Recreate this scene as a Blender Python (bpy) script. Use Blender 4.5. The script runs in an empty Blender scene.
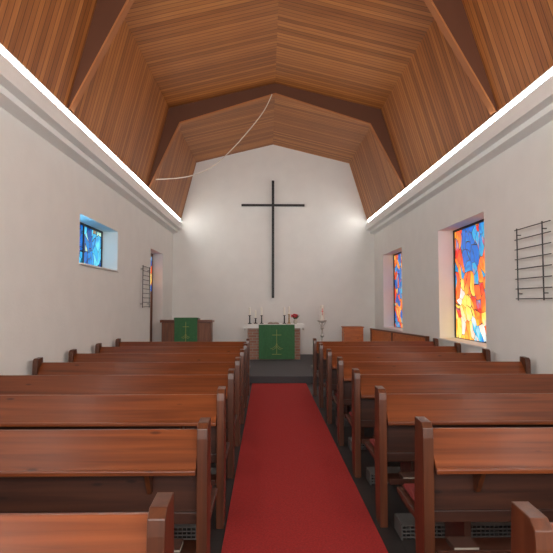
import bpy, bmesh, math, random
from mathutils import Vector, Matrix
random.seed(4)
sc=bpy.context.scene
try:
    sc.view_settings.view_transform='Standard'
except Exception: pass
COL=sc.collection
def lin(r,g,b):
    f=lambda c:(c/255/12.92) if c/255<=0.04045 else ((c/255+0.055)/1.055)**2.4
    return (f(r),f(g),f(b),1)
# ---------------------------------------------------------------- materials
def newmat(name):
    m=bpy.data.materials.new(name); m.use_nodes=True
    nt=m.node_tree; b=nt.nodes['Principled BSDF']; return m,nt,b
def N(nt,t,**k):
    n=nt.nodes.new(t)
    for a,v in k.items(): setattr(n,a,v)
    return n
def ramp(nt,stops,interp='LINEAR'):
    r=N(nt,'ShaderNodeValToRGB'); r.color_ramp.interpolation=interp
    e=r.color_ramp.elements
    while len(e)<len(stops): e.new(0.5)
    for i,(p,c) in enumerate(stops): e[i].position=p; e[i].color=c
    return r
def plain(name,c,rough=0.6,metal=0,noise=0.06,scale=8,bump=0.0,coat=0):
    m,nt,b=newmat(name)
    tc=N(nt,'ShaderNodeTexCoord'); nz=N(nt,'ShaderNodeTexNoise'); nz.inputs['Scale'].default_value=scale
    nz.inputs['Detail'].default_value=5
    nt.links.new(tc.outputs['Object'],nz.inputs['Vector'])
    a=tuple(max(0,x*(1-noise)) for x in c[:3])+(1,); d=tuple(min(1,x*(1+noise)) for x in c[:3])+(1,)
    r=ramp(nt,[(0.3,a),(0.7,d)]); nt.links.new(nz.outputs['Fac'],r.inputs['Fac'])
    nt.links.new(r.outputs['Color'],b.inputs['Base Color'])
    b.inputs['Roughness'].default_value=rough; b.inputs['Metallic'].default_value=metal
    b.inputs['Coat Weight'].default_value=coat
    if bump:
        bp=N(nt,'ShaderNodeBump'); bp.inputs['Strength'].default_value=bump; bp.inputs['Distance'].default_value=0.01
        n2=N(nt,'ShaderNodeTexNoise'); n2.inputs['Scale'].default_value=scale*12
        nt.links.new(tc.outputs['Object'],n2.inputs['Vector'])
        nt.links.new(n2.outputs['Fac'],bp.inputs['Height']); nt.links.new(bp.outputs['Normal'],b.inputs['Normal'])
    return m
def emis(name,c,s):
    m,nt,b=newmat(name); b.inputs['Base Color'].default_value=c
    b.inputs['Emission Color'].default_value=c; b.inputs['Emission Strength'].default_value=s; return m
def wood(name,c1,c2,c3,stretch=(1.2,30,30),rough=0.3,coat=0.0,scale=1.0,knots=True):
    m,nt,b=newmat(name)
    tc=N(nt,'ShaderNodeTexCoord'); mp=N(nt,'ShaderNodeMapping'); mp.inputs['Scale'].default_value=stretch
    oi=N(nt,'ShaderNodeObjectInfo')
    of=N(nt,'ShaderNodeVectorMath',operation='MULTIPLY_ADD'); of.inputs[1].default_value=(9,9,9)
    cb=N(nt,'ShaderNodeCombineXYZ')
    for i in range(3): nt.links.new(oi.outputs['Random'],cb.inputs[i])
    nt.links.new(cb.outputs[0],of.inputs[0]); nt.links.new(tc.outputs['Object'],of.inputs[2])
    nt.links.new(of.outputs[0],mp.inputs['Vector'])
    nz=N(nt,'ShaderNodeTexNoise'); nz.inputs['Scale'].default_value=scale; nz.inputs['Detail'].default_value=6; nz.inputs['Distortion'].default_value=0.6
    nt.links.new(mp.outputs['Vector'],nz.inputs['Vector'])
    r=ramp(nt,[(0.25,c1),(0.5,c2),(0.75,c3)]); nt.links.new(nz.outputs['Fac'],r.inputs['Fac'])
    out=r.outputs['Color']
    hs=N(nt,'ShaderNodeHueSaturation')
    ma=N(nt,'ShaderNodeMapRange'); ma.inputs['To Min'].default_value=0.85; ma.inputs['To Max'].default_value=1.12
    nt.links.new(oi.outputs['Random'],ma.inputs['Value']); nt.links.new(ma.outputs['Result'],hs.inputs['Value'])
    nt.links.new(out,hs.inputs['Color']); out=hs.outputs['Color']
    if knots:
        vp=N(nt,'ShaderNodeMapping'); vp.inputs['Scale'].default_value=(3.2,10,10)
        nt.links.new(of.outputs[0],vp.inputs['Vector'])
        v=N(nt,'ShaderNodeTexVoronoi'); v.inputs['Scale'].default_value=1.0
        nt.links.new(vp.outputs['Vector'],v.inputs['Vector'])
        kr=ramp(nt,[(0.05,(0.25,0.17,0.12,1)),(0.12,(1,1,1,1))]); nt.links.new(v.outputs['Distance'],kr.inputs['Fac'])
        mx=N(nt,'ShaderNodeMix',data_type='RGBA',blend_type='MULTIPLY'); mx.inputs[0].default_value=0.8
        nt.links.new(out,mx.inputs[6]); nt.links.new(kr.outputs['Color'],mx.inputs[7]); out=mx.outputs[2]
    nt.links.new(out,b.inputs['Base Color'])
    b.inputs['Roughness'].default_value=rough; b.inputs['Coat Weight'].default_value=coat; b.inputs['Coat Roughness'].default_value=0.18
    return m

M_wall=plain('white_plaster',lin(236,235,231),0.9,noise=0.02,scale=3,bump=0.2)
M_trimw=plain('white_paint',lin(243,243,240),0.6,noise=0.01)
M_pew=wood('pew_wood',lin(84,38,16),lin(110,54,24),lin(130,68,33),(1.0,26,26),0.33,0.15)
M_pewd=wood('pew_wood_shaded',lin(46,22,13),lin(60,30,18),lin(76,41,25),(1.0,24,24),0.42,0.05)  # same wood as the ledges, shade on the pew backs painted in
M_pewv=wood('pew_wood_upright',lin(60,29,15),lin(80,41,21),lin(98,53,29),(24,24,1.2),0.38,0.1,knots=False)  # upright grain; shade on the end posts is put into the colour
M_box=wood('oak_box_wood',lin(166,84,34),lin(196,104,46),lin(212,122,58),(2,20,20),0.4)
M_pulp=wood('pulpit_wood',lin(96,56,36),lin(124,74,48),lin(140,90,60),(14,14,1.2),0.5,knots=False)
M_rib=plain('beam_wood',lin(92,52,29),0.7,noise=0.04,scale=2)
M_ribl=plain('beam_edge_wood',lin(168,106,60),0.65,noise=0.04,scale=2)
M_carpet=plain('red_carpet',lin(176,36,34),0.95,noise=0.2,scale=70,bump=0.8)
M_cush=plain('red_fabric',lin(112,28,26),0.9,noise=0.1,scale=40,bump=0.3)
M_black=plain('black_metal',lin(28,24,24),0.45,noise=0.05)
M_steel=plain('steel',lin(200,196,188),0.4,metal=0.3,noise=0.05)
M_heat=plain('heater_metal',lin(96,94,92),0.5,metal=0.3,noise=0.05)
M_brass=plain('brass',lin(170,130,60),0.35,metal=0.6,noise=0.05)
M_wax=plain('white_wax',lin(246,242,230),0.5,noise=0.02)
M_cloth=plain('white_linen',lin(240,240,236),0.8,noise=0.03,scale=20)
M_green=plain('green_cloth',lin(64,114,74),0.9,noise=0.1,scale=20)
M_gold=plain('gold_thread',lin(165,172,98),0.7,noise=0.1,scale=30)
M_leaf=plain('leaf_green',lin(50,95,45),0.6,noise=0.2)
M_pink=plain('pink_petal',lin(205,60,70),0.6,noise=0.2,scale=20)
M_vase=plain('glazed_ceramic',lin(190,185,170),0.25,noise=0.05)
M_cable=plain('white_cable',lin(215,205,190),0.5,noise=0.02)
M_led=emis('led_strip_light',(1,0.995,0.965,1),31.0)
M_dark=plain('dark_frame',lin(48,38,34),0.5,noise=0.1)
M_paper=plain('paper',lin(170,160,146),0.8,noise=0.03)
M_bookc=plain('brown_book_cloth',lin(70,44,34),0.7,noise=0.08)
M_dais=plain('dark_grey_carpet',lin(76,76,79),0.9,noise=0.15,scale=40,bump=0.3)

def ceiling_mat():
    m,nt,b=newmat('ceiling_planks')
    tc=N(nt,'ShaderNodeTexCoord'); sp=N(nt,'ShaderNodeSeparateXYZ'); nt.links.new(tc.outputs['Object'],sp.inputs[0])
    mu=N(nt,'ShaderNodeMath',operation='MULTIPLY'); mu.inputs[1].default_value=1/0.095
    nt.links.new(sp.outputs['Y'],mu.inputs[0])
    fl=N(nt,'ShaderNodeMath',operation='FLOOR'); nt.links.new(mu.outputs[0],fl.inputs[0])
    fr=N(nt,'ShaderNodeMath',operation='FRACT'); nt.links.new(mu.outputs[0],fr.inputs[0])
    cx=N(nt,'ShaderNodeMath',operation='GREATER_THAN'); cx.inputs[1].default_value=0.17; nt.links.new(sp.outputs['X'],cx.inputs[0])
    ad=N(nt,'ShaderNodeMath',operation='MULTIPLY_ADD'); ad.inputs[1].default_value=37.3
    nt.links.new(cx.outputs[0],ad.inputs[0]); nt.links.new(fl.outputs[0],ad.inputs[2])
    wn=N(nt,'ShaderNodeTexWhiteNoise',noise_dimensions='1D'); nt.links.new(ad.outputs[0],wn.inputs['W'])
    cb=N(nt,'ShaderNodeCombineXYZ')
    nt.links.new(sp.outputs['X'],cb.inputs[0]); nt.links.new(sp.outputs['Z'],cb.inputs[2])
    my=N(nt,'ShaderNodeMath',operation='MULTIPLY_ADD'); my.inputs[1].default_value=28
    w10=N(nt,'ShaderNodeMath',operation='MULTIPLY'); w10.inputs[1].default_value=50; nt.links.new(wn.outputs['Value'],w10.inputs[0])
    nt.links.new(sp.outputs['Y'],my.inputs[0]); nt.links.new(w10.outputs[0],my.inputs[2]); nt.links.new(my.outputs[0],cb.inputs[1])
    nz=N(nt,'ShaderNodeTexNoise'); nz.inputs['Scale'].default_value=2.2; nz.inputs['Detail'].default_value=6
    nt.links.new(cb.outputs[0],nz.inputs['Vector'])
    a2=N(nt,'ShaderNodeMath',operation='MULTIPLY_ADD'); a2.inputs[1].default_value=0.5
    m2=N(nt,'ShaderNodeMath',operation='MULTIPLY_ADD'); m2.inputs[1].default_value=0.7; m2.inputs[2].default_value=-0.1; nt.links.new(nz.outputs['Fac'],m2.inputs[0])
    nt.links.new(wn.outputs['Value'],a2.inputs[0]); nt.links.new(m2.outputs[0],a2.inputs[2])
    r=ramp(nt,[(0.15,lin(130,74,30)),(0.5,lin(166,101,47)),(0.85,lin(194,128,66))]); nt.links.new(a2.outputs[0],r.inputs['Fac'])
    gr=ramp(nt,[(0.0,(0.15,0.1,0.07,1)),(0.11,(1,1,1,1)),(0.92,(1,1,1,1)),(1.0,(0.15,0.1,0.07,1))]); nt.links.new(fr.outputs[0],gr.inputs['Fac'])
    mx=N(nt,'ShaderNodeMix',data_type='RGBA',blend_type='MULTIPLY'); mx.inputs[0].default_value=1
    nt.links.new(r.outputs['Color'],mx.inputs[6]); nt.links.new(gr.outputs['Color'],mx.inputs[7])
    nt.links.new(mx.outputs[2],b.inputs['Base Color']); b.inputs['Roughness'].default_value=0.5
    return m
M_ceil=ceiling_mat()

def tile_mat():
    m,nt,b=newmat('dark_floor_tiles')
    tc=N(nt,'ShaderNodeTexCoord'); br=N(nt,'ShaderNodeTexBrick'); br.offset=0
    nt.links.new(tc.outputs['Object'],br.inputs['Vector'])
    br.inputs['Scale'].default_value=1; br.inputs['Brick Width'].default_value=0.3; br.inputs['Row Height'].default_value=0.3
    br.inputs['Mortar Size'].default_value=0.006
    br.inputs['Color1'].default_value=lin(38,36,36); br.inputs['Color2'].default_value=lin(45,43,43); br.inputs['Mortar'].default_value=lin(27,26,26)
    nt.links.new(br.outputs['Color'],b.inputs['Base Color']); b.inputs['Roughness'].default_value=0.5
    return m
M_floor=tile_mat()
def brick_mat():
    m,nt,b=newmat('pale_red_brick')
    tc=N(nt,'ShaderNodeTexCoord'); mp=N(nt,'ShaderNodeMapping'); mp.inputs['Rotation'].default_value=(math.pi/2,0,0)
    br=N(nt,'ShaderNodeTexBrick'); nt.links.new(tc.outputs['Object'],mp.inputs[0]); nt.links.new(mp.outputs[0],br.inputs['Vector'])
    br.inputs['Scale'].default_value=1; br.inputs['Brick Width'].default_value=0.22; br.inputs['Row Height'].default_value=0.07
    br.inputs['Mortar Size'].default_value=0.008
    br.inputs['Color1'].default_value=lin(150,104,86); br.inputs['Color2'].default_value=lin(172,126,106); br.inputs['Mortar'].default_value=lin(165,152,142)
    nt.links.new(br.outputs['Color'],b.inputs['Base Color']); b.inputs['Roughness'].default_value=0.85
    return m
M_brick=brick_mat()
def glass_mat(name,pal,seed,strength,scale=(1,5.0,3.6),warp=0.45,grad=(0,0),nmul=0.65,cmul=0.35,off=0.0,edge=0.0):
    """leaded glass: irregular cells; colour drifts across the window and inside the panes"""
    m,nt,b=newmat(name)
    tc=N(nt,'ShaderNodeTexCoord'); mp=N(nt,'ShaderNodeMapping')
    mp.inputs['Location'].default_value=(0,seed,seed*0.7); mp.inputs['Rotation'].default_value=(0.5,0,0)
    nt.links.new(tc.outputs['Object'],mp.inputs[0])
    wz=N(nt,'ShaderNodeTexNoise'); wz.inputs['Scale'].default_value=1.8; wz.inputs['Detail'].default_value=1
    nt.links.new(mp.outputs[0],wz.inputs['Vector'])
    wa=N(nt,'ShaderNodeVectorMath',operation='MULTIPLY_ADD'); wa.inputs[1].default_value=(0,warp,warp)
    nt.links.new(wz.outputs['Color'],wa.inputs[0]); nt.links.new(mp.outputs[0],wa.inputs[2])
    sc_=N(nt,'ShaderNodeVectorMath',operation='MULTIPLY'); sc_.inputs[1].default_value=scale; nt.links.new(wa.outputs[0],sc_.inputs[0])
    v=N(nt,'ShaderNodeTexVoronoi'); v.inputs['Scale'].default_value=1; nt.links.new(sc_.outputs[0],v.inputs['Vector'])
    e=N(nt,'ShaderNodeTexVoronoi',feature='DISTANCE_TO_EDGE'); e.inputs['Scale'].default_value=1; nt.links.new(sc_.outputs[0],e.inputs['Vector'])
    nz=N(nt,'ShaderNodeTexNoise'); nz.inputs['Scale'].default_value=0.3; nz.inputs['Detail'].default_value=1
    nt.links.new(v.outputs['Position'],nz.inputs['Vector'])
    n3=N(nt,'ShaderNodeTexNoise'); n3.inputs['Scale'].default_value=1.3; n3.inputs['Detail'].default_value=3
    nt.links.new(sc_.outputs[0],n3.inputs['Vector'])
    sp=N(nt,'ShaderNodeSeparateColor'); nt.links.new(v.outputs['Color'],sp.inputs[0])
    mr=N(nt,'ShaderNodeMapRange'); mr.inputs['From Min'].default_value=0.36; mr.inputs['From Max'].default_value=0.64
    nt.links.new(nz.outputs['Fac'],mr.inputs['Value'])
    dt=N(nt,'ShaderNodeVectorMath',operation='DOT_PRODUCT'); dt.inputs[1].default_value=(0,grad[0],grad[1]); nt.links.new(tc.outputs['Object'],dt.inputs[0])
    # outer panes differ from the centre: |y| term
    sx=N(nt,'ShaderNodeSeparateXYZ'); nt.links.new(tc.outputs['Object'],sx.inputs[0])
    ab=N(nt,'ShaderNodeMath',operation='ABSOLUTE'); nt.links.new(sx.outputs['Y'],ab.inputs[0])
    ae=N(nt,'ShaderNodeMath',operation='MULTIPLY_ADD'); ae.inputs[1].default_value=edge; nt.links.new(ab.outputs[0],ae.inputs[0]); nt.links.new(dt.outputs['Value'],ae.inputs[2])
    of=N(nt,'ShaderNodeMath',operation='MULTIPLY_ADD'); of.inputs[1].default_value=0.25; nt.links.new(n3.outputs['Fac'],of.inputs[0]); nt.links.new(ae.outputs[0],of.inputs[2])
    o2=N(nt,'ShaderNodeMath',operation='ADD'); o2.inputs[1].default_value=off-0.15; nt.links.new(of.outputs[0],o2.inputs[0])
    sb=N(nt,'ShaderNodeMath',operation='MULTIPLY_ADD'); sb.inputs[1].default_value=nmul
    nt.links.new(mr.outputs[0],sb.inputs[0]); nt.links.new(o2.outputs[0],sb.inputs[2])
    ad=N(nt,'ShaderNodeMath',operation='MULTIPLY_ADD'); ad.inputs[1].default_value=cmul
    nt.links.new(sp.outputs[0],ad.inputs[0]); nt.links.new(sb.outputs[0],ad.inputs[2])
    n=len(pal); r=ramp(nt,[(i/(n-1),c) for i,c in enumerate(pal)],'EASE')
    nt.links.new(ad.outputs[0],r.inputs['Fac'])
    st=N(nt,'ShaderNodeTexNoise'); st.inputs['Scale'].default_value=2.2; st.inputs['Detail'].default_value=3; nt.links.new(sc_.outputs[0],st.inputs['Vector'])
    sr=ramp(nt,[(0.3,(0.6,0.6,0.65,1)),(0.65,(1.0,1.0,1.0,1))]); nt.links.new(st.outputs['Fac'],sr.inputs['Fac'])
    m1=N(nt,'ShaderNodeMix',data_type='RGBA',blend_type='MULTIPLY'); m1.inputs[0].default_value=0.7
    nt.links.new(r.outputs['Color'],m1.inputs[6]); nt.links.new(sr.outputs['Color'],m1.inputs[7])
    er=ramp(nt,[(0.012,(0.07,0.06,0.06,1)),(0.032,(1,1,1,1))]); nt.links.new(e.outputs['Distance'],er.inputs['Fac'])
    mx=N(nt,'ShaderNodeMix',data_type='RGBA',blend_type='MULTIPLY'); mx.inputs[0].default_value=1
    nt.links.new(m1.outputs[2],mx.inputs[6]); nt.links.new(er.outputs['Color'],mx.inputs[7])
    nt.links.new(mx.outputs[2],b.inputs['Base Color']); nt.links.new(mx.outputs[2],b.inputs['Emission Color'])
    b.inputs['Emission Strength'].default_value=strength; b.inputs['Roughness'].default_value=0.25  # panes emit their own colour, standing in for daylight behind the glass
    return m
P=lambda *a:lin(*a)
M_gR=glass_mat('stained_glass_warm',[P(15,60,150),P(20,105,195),P(60,180,215),P(225,236,230),P(248,205,185),P(250,225,100),P(250,170,50),P(240,105,40),P(212,48,36),P(50,160,205),P(25,100,185)],3.1,1.2,scale=(1,5.4,4.0),grad=(0.12,0.27),nmul=0.4,cmul=0.36,off=0.13,edge=-0.22)
M_gR2=glass_mat('stained_glass_orange',[P(35,95,180),P(70,175,205),P(248,220,115),P(246,150,50),P(218,62,38),P(235,100,45),P(250,205,90),P(60,140,200),P(35,90,175)],12.7,1.0,scale=(1,6,4.6),nmul=0.6,cmul=0.7,off=0.0)
M_gL=glass_mat('stained_glass_blue',[P(205,55,40),P(225,225,140),P(90,200,225),P(15,120,195),P(8,70,145),P(15,100,180),P(50,175,215),P(60,160,120),P(200,60,45)],8.3,1.1,(1,6.5,5.5),nmul=0.5,cmul=0.6,off=-0.02)

# ---------------------------------------------------------------- helpers
def bbox(bm,x0,x1,y0,y1,z0,z1):
    vs=[bm.verts.new((x,y,z)) for x in (x0,x1) for y in (y0,y1) for z in (z0,z1)]
    for f in ((0,1,3,2),(4,6,7,5),(0,4,5,1),(2,3,7,6),(0,2,6,4),(1,5,7,3)):
        bm.faces.new([vs[i] for i in f])
def prism(bm,pts,a0,a1,axis='X'):
    def mk(a,p):
        if axis=='X': return (a,p[0],p[1])
        if axis=='Y': return (p[0],a,p[1])
        return (p[0],p[1],a)
    A=[bm.verts.new(mk(a0,p)) for p in pts]; B=[bm.verts.new(mk(a1,p)) for p in pts]
    n=len(pts)
    bm.faces.new(A); bm.faces.new(B[::-1])
    for i in range(n): bm.faces.new((A[i],B[i],B[(i+1)%n],A[(i+1)%n]))
def tube(bm,p,q,r,seg=10,r2=None):
    p=Vector(p); q=Vector(q); d=q-p
    rot=d.to_track_quat('Z','Y').to_matrix().to_4x4()
    bmesh.ops.create_cone(bm,cap_ends=True,segments=seg,radius1=r,radius2=r if r2 is None else r2,depth=d.length,matrix=Matrix.Translation((p+q)/2)@rot)
def lathe(bm,prof,cx,cy,seg=20):
    rings=[[bm.verts.new((cx+r*math.cos(2*math.pi*i/seg),cy+r*math.sin(2*math.pi*i/seg),z)) for i in range(seg)] for r,z in prof]
    for a,b in zip(rings,rings[1:]):
        for i in range(seg): bm.faces.new((a[i],a[(i+1)%seg],b[(i+1)%seg],b[i]))
    bm.faces.new(rings[0][::-1]); bm.faces.new(rings[-1])
def obj(name,bm,mat,origin=(0,0,0),bevel=0,smooth=False,parent=None,label=None,category=None,kind=None,group=None):
    bmesh.ops.recalc_face_normals(bm,faces=bm.faces)
    me=bpy.data.meshes.new(name); 
    o=Vector(origin)
    bmesh.ops.translate(bm,verts=bm.verts,vec=-o)
    bm.to_mesh(me); bm.free(); me.materials.append(mat)
    ob=bpy.data.objects.new(name,me); COL.objects.link(ob)
    if smooth:
        for p in me.polygons: p.use_smooth=True
    if bevel:
        md=ob.modifiers.new('bevel','BEVEL'); md.width=bevel; md.segments=2; md.limit_method='ANGLE'
    ob.location=o
    if parent: 
        ob.parent=parent; ob.location=o-parent.location
    tag(ob,label,category,kind,group); return ob
def tag(ob,label=None,category=None,kind=None,group=None):
    if label: ob['label']=label
    if category: ob['category']=category
    if kind: ob['kind']=kind
    if group: ob['group']=group
def empty(name,loc,**k):
    e=bpy.data.objects.new(name,None); e.empty_display_size=0.1; e.location=loc; COL.objects.link(e); tag(e,**k); return e
def B(): return bmesh.new()

# ---------------------------------------------------------------- room
EYE=1.6; XL,XR=-2.68,3.08; CLx,CRx=-2.42,2.84; YB,YE=-2.6,14.8; DZ=0.15
def side_wall(name,x0,x1,openings,label):
    bm=B(); ys=sorted({YB,YE+0.3,*[o[0] for o in openings],*[o[1] for o in openings]})
    for a,b in zip(ys,ys[1:]):
        op=[o for o in openings if o[0]<=a and o[1]>=b]
        if not op: bbox(bm,x0,x1,a,b,0,4.1)
        else:
            o=op[0]
            if o[2]>0: bbox(bm,x0,x1,a,b,0,o[2])
            bbox(bm,x0,x1,a,b,o[3],4.1)
    return obj(name,bm,M_wall,kind='structure',label=label,category='wall')
Lw=(7.45,9.35,2.15,2.88); Ld=(12.0,13.4,0.15,2.86)
Rw1=(7.28,9.26,0.96,2.90); Rw2=(11.8,13.7,0.95,2.88)
side_wall('wall_left',XL-0.36,XL,[Lw,Ld],'white plastered side wall with small window and door')
side_wall('wall_right',XR,XR+0.36,[Rw1,Rw2],'white plastered side wall with two tall windows')
bm=B(); bbox(bm,XL-0.36,XR+0.36,YE,YE+0.3,0,6.5); obj('wall_end',bm,M_wall,kind='structure',label='white end wall behind the altar',category='wall')
bm=B(); bbox(bm,XL-0.36,XR+0.36,YB-0.3,YB,0,6.5); obj('wall_back',bm,M_wall,kind='structure',label='white rear wall of the nave',category='wall')
bm=B(); bbox(bm,XL-0.36,XR+0.36,YB-0.3,YE+0.3,-0.2,0); obj('floor',bm,M_floor,kind='structure',label='dark grey tiled floor',category='floor')
cp=[(-2.46,3.965),(-2.03,5.63),(0.17,6.17),(2.37,5.63),(2.88,3.965)]
bm=B(); outer=[(x+(0.12 if x>0.2 else -0.12 if x<0 else 0),z+0.12) for x,z in cp]
prism(bm,cp+outer[::-1],YB-0.3,YE+0.05,'Y')
obj('ceiling',bm,M_ceil,kind='structure',label='gambrel ceiling clad in narrow pine boards',category='ceiling')
# coves
for i,(w,c,s) in enumerate(((XL,CLx,-1),(XR,CRx,1))):
    bm=B()
    pts=[(w,3.57),(c+s*0.11,3.60),(c+s*0.11,3.67),(c,3.68),(c,3.87),(c+s*0.02,3.87),(w,3.87)]
    prism(bm,pts,YB,YE,'Y'); obj('trim_%d'%(i+1),bm,M_trimw,kind='structure',label='stepped white light cove along the wall',category='trim')
    bm=B(); bbox(bm,min(c+s*0.008,c+s*0.05),max(c+s*0.008,c+s*0.05),YB+0.02,YE-0.3,3.872,3.938)
    obj('led_strip_light',bm,M_led,label='continuous white LED strip in the wall cove',category='lamp',group='cove light strips')
    bm=B(); bbox(bm,min(c+s*0.0,c+s*0.08),max(c+s*0.0,c+s*0.08),YB,YE,3.942,3.958)  # lip added to shade the ceiling boards from the strip
    obj('trim_%d'%(i+5),bm,M_trimw,kind='structure',label='added white batten above the light strip, shading the boards',category='trim')
# ribs
def rib(k,y,ri,inn,co):
    bm=B(); prism(bm,co+ri[::-1],y,y+0.10,'Y')
    rb=obj('trim_%d'%k,bm,M_rib,kind='structure',label='brown timber portal rib across the ceiling',category='beam')
    bm=B(); prism(bm,ri+inn[::-1],y-0.01,y+0.12,'Y')
    obj('edge_board',bm,M_ribl,parent=rb,label='light wooden edge board')
co=[(-2.46,3.97),(-2.035,5.635),(0.17,6.18),(2.375,5.635),(2.88,3.97)]
ri=[(-2.43,3.975),(-1.81,5.33),(0.17,5.96),(2.15,5.33),(2.85,3.975)]
rib(4,10.6,ri,[(-2.415,3.975),(-1.79,5.305),(0.17,5.93),(2.13,5.305),(2.835,3.975)],co)
ri=[(-2.43,3.975),(-1.68,5.47),(0.17,6.03),(2.02,5.47),(2.85,3.975)]
rib(3,6.3,ri,[(-2.41,3.975),(-1.662,5.45),(0.17,6.01),(2.002,5.45),(2.83,3.975)],co)
# dais
YD=10.4
bm=B(); bbox(bm,XL,XR,YD,YE,0,DZ); obj('floor_step',bm,M_dais,bevel=0.01,kind='structure',label='low dark grey platform under the altar',category='platform')
bm=B(); bbox(bm,-0.29,0.775,YB+0.1,YD-0.01,0,0.012); obj('carpet_runner',bm,M_carpet,label='long red carpet runner down the aisle',category='carpet')

# ---------------------------------------------------------------- windows
def window(idx,xw,s,op,gm,label,bars=0,sill=True):
    y0,y1,z0,z1=op; xg=xw+s*0.27
    a,b=sorted((xg,xg+s*0.05)); f=0.035
    bm=B()
    bbox(bm,a,b,y0,y0+f,z0,z1); bbox(bm,a,b,y1-f,y1,z0,z1)
    bbox(bm,a,b,y0+f,y1-f,z0,z0+f); bbox(bm,a,b,y0+f,y1-f,z1-f,z1)
    for i in range(1,bars+1):
        yy=y0+(y1-y0)*i/(bars+1); bbox(bm,a,b,yy-0.012,yy+0.012,z0+f,z1-f)
    w=obj('window_%d'%idx,bm,M_dark,origin=(xg,(y0+y1)/2,z0),kind='structure',label=label,category='window')
    bm=B(); a2,b2=sorted((xg+s*0.02,xg+s*0.03)); bbox(bm,a2,b2,y0+f,y1-f,z0+f,z1-f)
    obj('stained_glass_pane',bm,gm,origin=(xg,(y0+y1)/2,z0),parent=w,label='leaded stained glass in many colours')
    if sill:
        bm=B(); a3,b3=sorted((xw-s*0.04,xg)); bbox(bm,a3,b3,y0,y1,z0,z0+0.025)
        obj('sill',bm,M_trimw,parent=w,bevel=0.004,label='white window sill')
window(1,XL,-1,Lw,M_gL,'small blue stained glass window in deep recess',bars=1)
window(2,XR,1,Rw1,M_gR,'tall stained glass window with orange and blue panes')
window(3,XR,1,Rw2,M_gR2,'tall stained glass window with orange and blue panes')
# door
y0,y1,z0,z1=Ld; xg=XL-0.25
bm=B(); bbox(bm,xg-0.06,xg,y0,y0+0.08,z0,z1); bbox(bm,xg-0.06,xg,y1-0.08,y1,z0,z1); bbox(bm,xg-0.06,xg,y0+0.08,y1-0.08,z1-0.08,z1)
d=obj('door_1',bm,M_pulp,origin=(xg,(y0+y1)/2,z0),kind='structure',label='wooden side door with stained glass above',category='door')
bm=B(); bbox(bm,xg-0.05,xg-0.01,y0+0.08,y1-0.08,z0,z0+1.75); bbox(bm,xg-0.01,xg,y0+0.3,y1-0.3,z0+0.25,z0+1.5)
obj('door_leaf',bm,M_pulp,parent=d,bevel=0.005)
bm=B(); bbox(bm,xg-0.04,xg-0.012,y0+0.08,y1-0.04,z0+1.75,z1-0.08)
obj('stained_glass_pane',bm,M_gR2,origin=(xg,y0,z0),parent=d,label='leaded stained glass in orange and blue')
bm=B(); tube(bm,(xg,y0+0.2,z0+1.0),(xg+0.06,y0+0.2,z0+1.0),0.01); tube(bm,(xg+0.055,y0+0.2,z0+1.0),(xg+0.055,y0+0.32,z0+1.0),0.01)
obj('handle',bm,M_steel,parent=d,label='steel lever handle')

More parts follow.
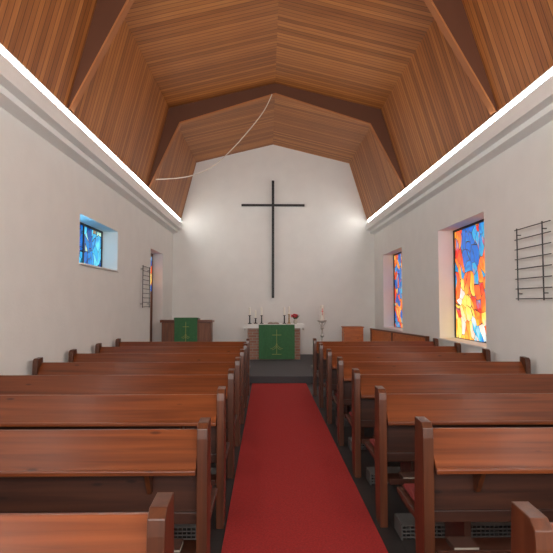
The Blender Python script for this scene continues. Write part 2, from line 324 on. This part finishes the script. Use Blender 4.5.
# ---------------------------------------------------------------- pews
def build_pew(x0,x1,y):
    cx=(x0+x1)/2; L=(x1-x0); h=L/2
    E=empty('pew',(cx,y,0))
    pw=0.055
    for sx in (-1,1):
        bm=B(); a,b=sorted((cx+sx*h,cx+sx*(h-pw)))
        prism(bm,[(y-0.10,0),(y+0.05,0),(y+0.08,0.5),(y+0.05,0.98),(y-0.065,0.975),(y-0.095,0.95),(y-0.10,0.90)],a,b,'X')
        obj('end_post',bm,M_pewv,origin=((a+b)/2,y,0),bevel=0.003,parent=E)
    a,b=cx-h+pw+0.001,cx+h-pw-0.001
    bm=B(); prism(bm,[(y+0.035,0.905),(y+0.03,0.923),(y+0.012,0.923),(y-0.135,0.757),(y-0.143,0.757),(y-0.148,0.750),(y-0.148,0.732),(y-0.14,0.728),(y-0.128,0.735),(y+0.0,0.875)],a,b,'X')
    obj('book_ledge',bm,M_pew,origin=(cx,y,0.85),bevel=0.002,parent=E,label='sloping varnished book ledge')
    bm=B(); prism(bm,[(y+0.0,0.47),(y+0.022,0.47),(y+0.022,0.88),(y+0.0,0.865)],a,b,'X')
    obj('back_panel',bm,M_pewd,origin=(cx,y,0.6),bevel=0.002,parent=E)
    for sx in (-1,1):
        xx=cx+sx*(h-0.31); bm=B(); prism(bm,[(y-0.001,0.86),(y-0.001,0.60),(y-0.03,0.60),(y-0.12,0.735)],xx-0.012,xx+0.012,'X')
        obj('bracket',bm,M_pewv,origin=(xx,y,0.7),parent=E)
    bm=B(); bbox(bm,a,b,y-0.02,y+0.0,0.44,0.50)
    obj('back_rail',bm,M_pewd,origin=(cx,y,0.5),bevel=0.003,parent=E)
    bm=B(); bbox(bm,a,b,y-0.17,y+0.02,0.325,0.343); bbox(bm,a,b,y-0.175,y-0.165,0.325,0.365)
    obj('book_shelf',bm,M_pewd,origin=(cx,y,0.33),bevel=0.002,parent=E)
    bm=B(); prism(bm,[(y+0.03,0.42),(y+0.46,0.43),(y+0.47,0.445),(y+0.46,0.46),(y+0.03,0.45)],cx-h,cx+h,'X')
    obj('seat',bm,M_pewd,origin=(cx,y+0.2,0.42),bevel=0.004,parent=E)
    bm=B(); bbox(bm,cx-h+0.03,cx+h-0.03,y+0.12,y+0.44,0.462,0.49)
    obj('seat_cushion',bm,M_cush,origin=(cx,y+0.26,0.462),bevel=0.012,parent=E,label='long red fabric cushion')
    for sx in (-1,0,1):
        bm=B(); xx=cx+sx*(h-0.3); bbox(bm,xx-0.02,xx+0.02,y+0.1,y+0.42,0,0.42)
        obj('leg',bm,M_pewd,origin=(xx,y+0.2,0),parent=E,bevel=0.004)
    # foot heater: open bar grille with end plates
    bm=B(); x=cx-h+0.10; x1_=cx+h-0.10; ya,yb=y-0.30,y-0.10; zt=0.10
    for xe in (x,x1_-0.01): bbox(bm,xe,xe+0.01,ya,yb,0,zt)
    n=9
    for i in range(n+1):
        yy=ya+0.004+(yb-ya-0.008)*i/n; bbox(bm,x+0.01,x1_-0.01,yy-0.0035,yy+0.0035,zt-0.008,zt)
    for zz in (0.015,0.04,0.065): bbox(bm,x+0.01,x1_-0.01,ya,ya+0.006,zz,zz+0.01)
    xx=x+0.03
    while xx<x1_-0.02: bbox(bm,xx,xx+0.006,ya,yb,zt-0.014,zt-0.008); bbox(bm,xx,xx+0.006,ya+0.002,ya+0.008,0.01,zt-0.01); xx+=0.03
    obj('heater_grille',bm,M_heat,origin=(cx,ya,0.05),parent=E,label='grey metal mesh foot heater')
    return E
def copy_tree(E,loc):
    ne=E.copy(); ne.location=loc; COL.objects.link(ne)
    for c in E.children:
        nc=c.copy(); nc.parent=ne; COL.objects.link(nc)
    return ne
rows=[1.76+1.06*k for k in range(8)]
for x0,x1,g,r0 in ((-2.62,-0.305,'pews on the small window side',1.70),(0.81,3.0,'pews on the tall window side',1.60)):
    rr=[r0]+rows[1:]
    E=build_pew(x0,x1,rr[0]); ex=E.location.x
    for k,y in enumerate(rr):
        P2=E if k==0 else copy_tree(E,(ex,y,0))
        tag(P2,'varnished reddish-brown wooden pew with sloping book ledge','pew',None,g)
    if x0>0: E.location.x-=0.045
def book(x,y,z,mat,w=0.13,d=0.12,t=0.025,lab='small hymn book lying on the low pew shelf'):
    E=empty('hymn_book',(x,y,z),label=lab,category='book',group='hymn books on the pew shelves')
    bm=B(); bbox(bm,x-w/2,x+w/2,y-d/2,y+d/2,z,z+0.003); bbox(bm,x-w/2,x+w/2,y-d/2,y+d/2,z+t-0.003,z+t); bbox(bm,x-w/2,x-w/2+0.003,y-d/2,y+d/2,z+.003,z+t-.003)
    obj('cover',bm,mat,origin=(x,y,z),parent=E)
    bm=B(); bbox(bm,x-w/2+0.004,x+w/2-0.001,y-d/2+0.002,y+d/2-0.002,z+.003,z+t-.003); obj('pages',bm,M_paper,origin=(x,y,z),parent=E)
for k in (1,2,3):
    y=rows[k]-0.085
    book(0.99+0.02*k,y,0.3435,M_bookc)
    if k<3: book(-0.50,y,0.3435,M_bookc)

# low wooden screen beside the right wall
def screen():
    p0=Vector((2.60,12.95,0)); p1=Vector((3.02,9.76,0)); d=(p1-p0); L=d.length; 
    E=empty('wooden_screen',(2.79,11.7,0),label='low free-standing orange-brown wooden screen with top rail',category='screen')
    ang=math.atan2(d.y,d.x)
    def part(name,u0,u1,v0,v1,z0,z1,mat,bev=0.004):
        bm=B(); bbox(bm,u0,u1,v0,v1,z0,z1)
        bmesh.ops.transform(bm,matrix=Matrix.Translation((p0.x,p0.y,0))@Matrix.Rotation(ang,4,'Z'),verts=bm.verts)
        obj(name,bm,mat,origin=(2.79,11.7,z0),parent=E,bevel=bev)
    part('top_rail',-0.02,L+0.0,-0.035,0.035,0.945,0.975,M_pew)
    part('panel',0.0,L,-0.012,0.012,0.30,0.945,M_box)
    part('bottom_rail',0.0,L,-0.03,0.03,0.22,0.30,M_pew)
    part('post',L-0.06,L,-0.033,0.033,0,0.945,M_pew)
    for u in (0,L/2-0.2): part('post',u,u+0.06,-0.033,0.033,DZ,0.945,M_pew)
screen()

# ---------------------------------------------------------------- end wall cross
bm=B(); xc=0.17
bbox(bm,xc-0.035,xc+0.035,YE-0.09,YE-0.03,1.74,5.1)
bbox(bm,xc-0.9,xc-0.035,YE-0.088,YE-0.032,4.36,4.42); bbox(bm,xc+0.035,xc+0.9,YE-0.088,YE-0.032,4.36,4.42)
bbox(bm,xc-0.012,xc+0.012,YE-0.03,YE,4.6,4.62); bbox(bm,xc-0.012,xc+0.012,YE-0.03,YE,2.2,2.22)
obj('wall_cross',bm,M_black,origin=(xc,YE-0.05,1.74),label='tall slender black cross on the white wall',category='cross')

# ---------------------------------------------------------------- altar
AX,AY,AZ=0.18,13.4,1.06
E=empty('altar',(AX,AY+0.35,DZ),label='pale brick altar with white cloth and green hanging',category='altar')
bm=B(); bbox(bm,AX-0.68,AX+0.68,AY+0.06,AY+0.66,DZ,0.98); obj('altar_body',bm,M_brick,origin=(AX,AY,DZ),parent=E)
bm=B(); bbox(bm,AX-0.77,AX+0.77,AY,AY+0.72,0.98,1.04); obj('altar_top',bm,M_trimw,origin=(AX,AY,1),parent=E,bevel=0.005)
bm=B(); bbox(bm,AX-0.78,AX+0.78,AY-0.012,AY+0.73,1.041,1.055)
bbox(bm,AX-0.78,AX+0.78,AY-0.012,AY-0.002,0.95,1.041); bbox(bm,AX-0.782,AX-0.772,AY-0.012,AY+0.73,0.9,1.041); bbox(bm,AX+0.772,AX+0.782,AY-0.012,AY+0.73,0.9,1.041)
obj('altar_cloth',bm,M_cloth,origin=(AX,AY,1.05),parent=E,label='white linen cloth')
def arcpts(cx,cz,r,a0,a1,n=10): return [(cx+r*math.cos(math.radians(a0+(a1-a0)*i/n)),cz+r*math.sin(math.radians(a0+(a1-a0)*i/n))) for i in range(n+1)]
def parament(name,cx,w,y,zt,zb,parent,seg=24):
    bm=B(); top=[];bot=[]
    for i in range(seg+1):
        x=cx-w/2+w*i/seg; yy=y+0.006*math.sin(i*1.3)
        top.append(bm.verts.new((x,y,zt))); bot.append(bm.verts.new((x,yy-0.004,zb)))
    for i in range(seg): bm.faces.new((top[i],top[i+1],bot[i+1],bot[i]))
    o=obj(name,bm,M_green,origin=(cx,y,zb),parent=parent,label='green parament cloth with gold embroidery')
    sd=o.modifiers.new('s','SOLIDIFY'); sd.thickness=0.006
    s=(zt-zb); cz=zb+s*0.5; bm=B(); yy=y-0.016
    tube(bm,(cx,yy,zb+s*0.14),(cx,yy,zt-s*0.14),0.007,6); tube(bm,(cx-w*0.13,yy,zb+s*0.7),(cx+w*0.13,yy,zb+s*0.7),0.007,6)
    for sg in (-1,1):
        for r0,cc in ((w*0.14,0.42),(w*0.19,0.5)):
            p=arcpts(cx+sg*r0,zb+s*cc,r0,180 if sg>0 else 0,265 if sg>0 else -85)
            for a,b in zip(p,p[1:]): tube(bm,(a[0],yy,a[1]),(b[0],yy,b[1]),0.005,6)
    tube(bm,(cx-w*0.13,yy,zb+s*0.14),(cx+w*0.13,yy,zb+s*0.14),0.007,6)
    obj('gold_emblem',bm,M_gold,origin=(cx,y,cz),parent=parent,label='gold embroidered cross with curved branches')
parament('parament',AX+0.07,0.92,AY-0.026,1.045,0.17,E)

def candlestick(x,y,h=0.2,c=0.2,mat=M_brass):
    E=empty('candlestick',(x,y,AZ),label='metal candlestick with white candle on the altar',category='candlestick',group='altar candlesticks')
    bm=B(); lathe(bm,[(0.05,AZ-0.004),(0.05,AZ+0.01),(0.018,AZ+0.02),(0.015,AZ+h*0.5),(0.024,AZ+h*0.55),(0.015,AZ+h*0.6),(0.016,AZ+h-0.02),(0.04,AZ+h-0.005),(0.04,AZ+h)],x,y)
    obj('holder',bm,mat,origin=(x,y,AZ),parent=E,smooth=False)
    bm=B(); lathe(bm,[(0.024,AZ+h),(0.024,AZ+h+c),(0.01,AZ+h+c+0.006),(0.002,AZ+h+c+0.008),(0.002,AZ+h+c+0.022)],x,y,14)
    obj('candle',bm,M_wax,origin=(x,y,AZ),parent=E)
for x,yy,h in ((-0.45,13.65,0.22),(-0.30,13.85,0.14),(-0.14,13.75,0.22),(0.46,13.75,0.22),(0.59,13.9,0.24)): candlestick(x,yy,h,mat=M_black if x<0.5 else M_brass)
fx,fy=0.74,13.6
E=empty('flower_vase',(fx,fy,AZ),label='small vase of pink and red flowers on the altar',category='vase')
bm=B(); lathe(bm,[(0.03,AZ-0.004),(0.05,AZ+0.03),(0.05,AZ+0.07),(0.028,AZ+0.11),(0.034,AZ+0.13)],fx,fy); obj('vase',bm,M_vase,origin=(fx,fy,AZ),parent=E,smooth=True)
for nm,mt,n,rr in (('leaf',M_leaf,18,0.04),('flower',M_pink,11,0.028)):
    bm=B()
    for i in range(n):
        a=random.uniform(0,6.28); r=random.uniform(0.01,0.1); z=AZ+random.uniform(0.13,0.2)+ (0.05 if nm=='flower' else 0)
        p=(fx+r*math.cos(a),fy+r*math.sin(a)*0.8,z)
        if nm=='leaf':
            d=Vector((math.cos(a),math.sin(a),1)).normalized()*0.07; sd=Vector((-math.sin(a),math.cos(a),0))*0.018
            pv=Vector(p); vs=[bm.verts.new(q) for q in (pv-d,pv+sd,pv+d,pv-sd)]; bm.faces.new(vs)
            tube(bm,(fx,fy,AZ+0.1),pv-d*0.8,0.003,5)
        else:
            bmesh.ops.create_icosphere(bm,subdivisions=1,radius=rr,matrix=Matrix.Translation(p)@Matrix.Diagonal((1,1,0.7,1)))
            for q in range(5):
                aa=q*1.257; bmesh.ops.create_icosphere(bm,subdivisions=1,radius=rr*0.55,matrix=Matrix.Translation(Vector(p)+Vector((math.cos(aa)*rr,math.sin(aa)*rr,-0.003))))
    obj(nm+'s' if nm=='flower' else 'leaves',bm,mt,origin=(fx,fy,AZ),parent=E)
E=empty('open_book',(0.17,13.7,AZ),label='open book lying on the altar cloth',category='book')
bm=B(); prism(bm,[(0.02,AZ-0.004),(0.32,AZ-0.004),(0.32,AZ+0.01),(0.02,AZ+0.01)],13.6,13.8,'Y'); obj('cover',bm,M_cush,origin=(0.17,13.7,AZ),parent=E)
bm=B(); prism(bm,[(0.03,AZ+0.01),(0.31,AZ+0.01),(0.3,AZ+0.03),(0.24,AZ+0.045),(0.17,AZ+0.03),(0.1,AZ+0.045),(0.04,AZ+0.03)],13.61,13.79,'Y'); obj('pages',bm,M_paper,origin=(0.17,13.7,AZ),parent=E)

# pulpit
PX0,PX1,PY=-2.62,-1.34,12.8; pc=(PX0+PX1)/2
E=empty('pulpit',(pc,PY+0.25,DZ),label='low brown panelled pulpit with green hanging',category='pulpit')
bm=B(); bbox(bm,PX0+0.04,PX1-0.04,PY+0.04,PY+0.5,DZ,1.12)
for i in range(9):
    xx=PX0+0.06+i*(PX1-PX0-0.12-0.12)/8; bbox(bm,xx,xx+0.12,PY+0.025,PY+0.04,DZ+0.06,1.10)
obj('pulpit_body',bm,M_pulp,origin=(pc,PY,DZ),parent=E)
bm=B(); prism(bm,[(PY,1.12),(PY+0.55,1.12),(PY+0.55,1.16),(PY,1.19)],PX0,PX1,'X'); obj('pulpit_top',bm,M_pew,origin=(pc,PY,1.12),parent=E,bevel=0.006)
bm=B(); prism(bm,[(PY+0.02,1.19),(PY+0.4,1.175),(PY+0.4,1.22),(PY+0.02,1.24)],pc-0.3,pc+0.3,'X'); obj('book_rest',bm,M_pewd,origin=(pc,PY,1.2),parent=E,bevel=0.005)
parament('parament',pc+0.0,0.56,PY-0.02,1.245,0.5,E)

# paschal candle
px,py=1.44,13.6
E=empty('floor_candlestick',(px,py,DZ),label='tall paschal candle on metal stand beside the altar',category='candlestick')
bm=B()
for a in (90,210,330):
    c,s=math.cos(math.radians(a)),math.sin(math.radians(a)); tube(bm,(px+0.17*c,py+0.17*s,DZ+0.01),(px,py,DZ+0.24),0.014,8)
    tube(bm,(px+0.1*c,py+0.1*s,1.10),(px+0.02*c,py+0.02*s,0.98),0.008,8)
lathe(bm,[(0.02,DZ+0.18),(0.05,DZ+0.24),(0.022,DZ+0.30),(0.02,0.70),(0.055,0.75),(0.02,0.80),(0.02,0.90),(0.06,0.95),(0.022,1.0),(0.02,1.08),(0.12,1.12),(0.125,1.15),(0.05,1.15)],px,py,20)
obj('stand',bm,M_steel,origin=(px,py,DZ),parent=E)
bm=B(); lathe(bm,[(0.058,1.15),(0.058,1.53),(0.04,1.545),(0.004,1.547),(0.003,1.575)],px,py,18); obj('candle',bm,M_wax,origin=(px,py,1.15),parent=E)
bm=B(); bbox(bm,px-0.006,px+0.006,py-0.064,py-0.056,1.28,1.46); bbox(bm,px-0.025,px+0.025,py-0.064,py-0.056,1.38,1.392); obj('wax_cross',bm,M_pink,origin=(px,py,1.3),parent=E,label='small red wax cross')

# wooden box stand
bx,by=2.25,13.7
E=empty('cabinet',(bx,by,DZ),label='small orange-brown wooden cabinet on legs',category='cabinet')
bm=B(); bbox(bm,bx-0.25,bx+0.25,by-0.2,by+0.2,0.55,0.96); obj('body',bm,M_box,origin=(bx,by,0.55),parent=E,bevel=0.006)
bm=B(); bbox(bm,bx-0.27,bx+0.27,by-0.22,by+0.22,0.96,0.985); obj('top',bm,M_box,origin=(bx,by,0.96),parent=E,bevel=0.004)
bm=B(); bbox(bm,bx-0.22,bx+0.22,by-0.215,by-0.2,0.59,0.93); dr=obj('door',bm,M_box,origin=(bx,by-0.2,0.59),parent=E,bevel=0.004)
bm=B(); tube(bm,(bx+0.18,by-0.215,0.76),(bx+0.18,by-0.24,0.76),0.012,10)
kn=obj('knob',bm,M_brass,origin=(bx+0.18,by-0.22,0.76)); kn.parent=dr; kn.location=Vector((bx+0.18,by-0.22,0.76))-Vector((bx,by-0.2,0.59))
for sx in (-1,1):
    for sy in (-1,1):
        bm=B(); xx=bx+sx*0.22; yy=by+sy*0.17; bbox(bm,xx-0.02,xx+0.02,yy-0.02,yy+0.02,DZ,0.55); obj('leg',bm,M_box,origin=(xx,yy,DZ),parent=E)

# hymn boards (wire racks)
def rack(x,s,y0,y1,z0,z1,n,m=0.04):
    bm=B(); r=0.008
    for yy in (y0+m,y1-0.04):
        tube(bm,(x,yy,z0),(x,yy,z1),r,8)
        for zz in (z0+0.08,z1-0.08): tube(bm,(x,yy,zz),(x+s*0.05,yy,zz),0.006,8)
    for i in range(n):
        z=z0+0.02+(z1-z0-0.04)*i/(n-1); tube(bm,(x-s*0.008,y0,z),(x-s*0.008,y1,z),0.006,8)
    obj('hymn_board',bm,M_black,origin=(x,(y0+y1)/2,z0),label='black wire hymn number rack on the wall, empty',category='hymn board')
rack(XR-0.055,1,5.45,6.25,1.63,2.5,8,0.18)
rack(XL+0.055,-1,11.0,11.7,1.5,2.4,10)

# hanging cable
cu=bpy.data.curves.new('cable','CURVE'); cu.dimensions='3D'; cu.bevel_depth=0.009; cu.bevel_resolution=2
pts=[(0.10,5.91),(0.02,5.70),(-0.14,5.44),(-0.41,5.10),(-0.75,4.71),(-1.10,4.39),(-1.43,4.22),(-1.81,4.14),(-2.27,4.12)]
ys=10.54; sp=cu.splines.new('NURBS'); sp.points.add(len(pts)-1)
for i,(x,z) in enumerate(pts): sp.points[i].co=(x,ys,z,1)
sp.order_u=3; sp.use_endpoint_u=True
tmp=bpy.data.objects.new('tmp_curve',cu); COL.objects.link(tmp)
dg=bpy.context.evaluated_depsgraph_get(); me=bpy.data.meshes.new_from_object(tmp.evaluated_get(dg))
bpy.data.objects.remove(tmp); me.materials.clear(); me.materials.append(M_cable)
co_=bpy.data.objects.new('cable',me); COL.objects.link(co_); tag(co_,'thin white cable drooping from the timber ceiling rib','cable')

# ---------------------------------------------------------------- lights
def area(name,loc,rot,sx,sy,e,c=(1,1,1)):
    l=bpy.data.lights.new(name,'AREA'); l.shape='RECTANGLE'; l.size=sx; l.size_y=sy; l.energy=e; l.color=c
    o=bpy.data.objects.new(name,l); o.location=loc; o.rotation_euler=rot; COL.objects.link(o); return o
area('rear_fill_light',(0.2,YB+0.1,2.8),(math.radians(90),0,0),4.8,2.2,340,(0.99,0.995,0.98))  # added fill light behind the camera; the rear wall has no window
l=bpy.data.lights.new('reveal_tint_light','POINT'); l.energy=5; l.color=(0.2,0.65,1.0); l.shadow_soft_size=0.03  # added lamp hidden in the left recess, tints its reveal blue
o=bpy.data.objects.new('reveal_tint_light',l); o.location=(-2.86,7.68,2.5); COL.objects.link(o)
w=bpy.data.worlds.new('world'); sc.world=w; w.use_nodes=True
w.node_tree.nodes['Background'].inputs[0].default_value=(0.8,0.88,1,1); w.node_tree.nodes['Background'].inputs[1].default_value=0.6

# ---------------------------------------------------------------- camera
cd=bpy.data.cameras.new('camera'); cd.sensor_width=36; cd.lens=36*520/553; cd.clip_start=0.05
cam=bpy.data.objects.new('camera',cd); COL.objects.link(cam); cam.location=(0,0,EYE)
cam.rotation_euler=(math.radians(90+2.92),0,math.radians(-1.05))
sc.camera=cam
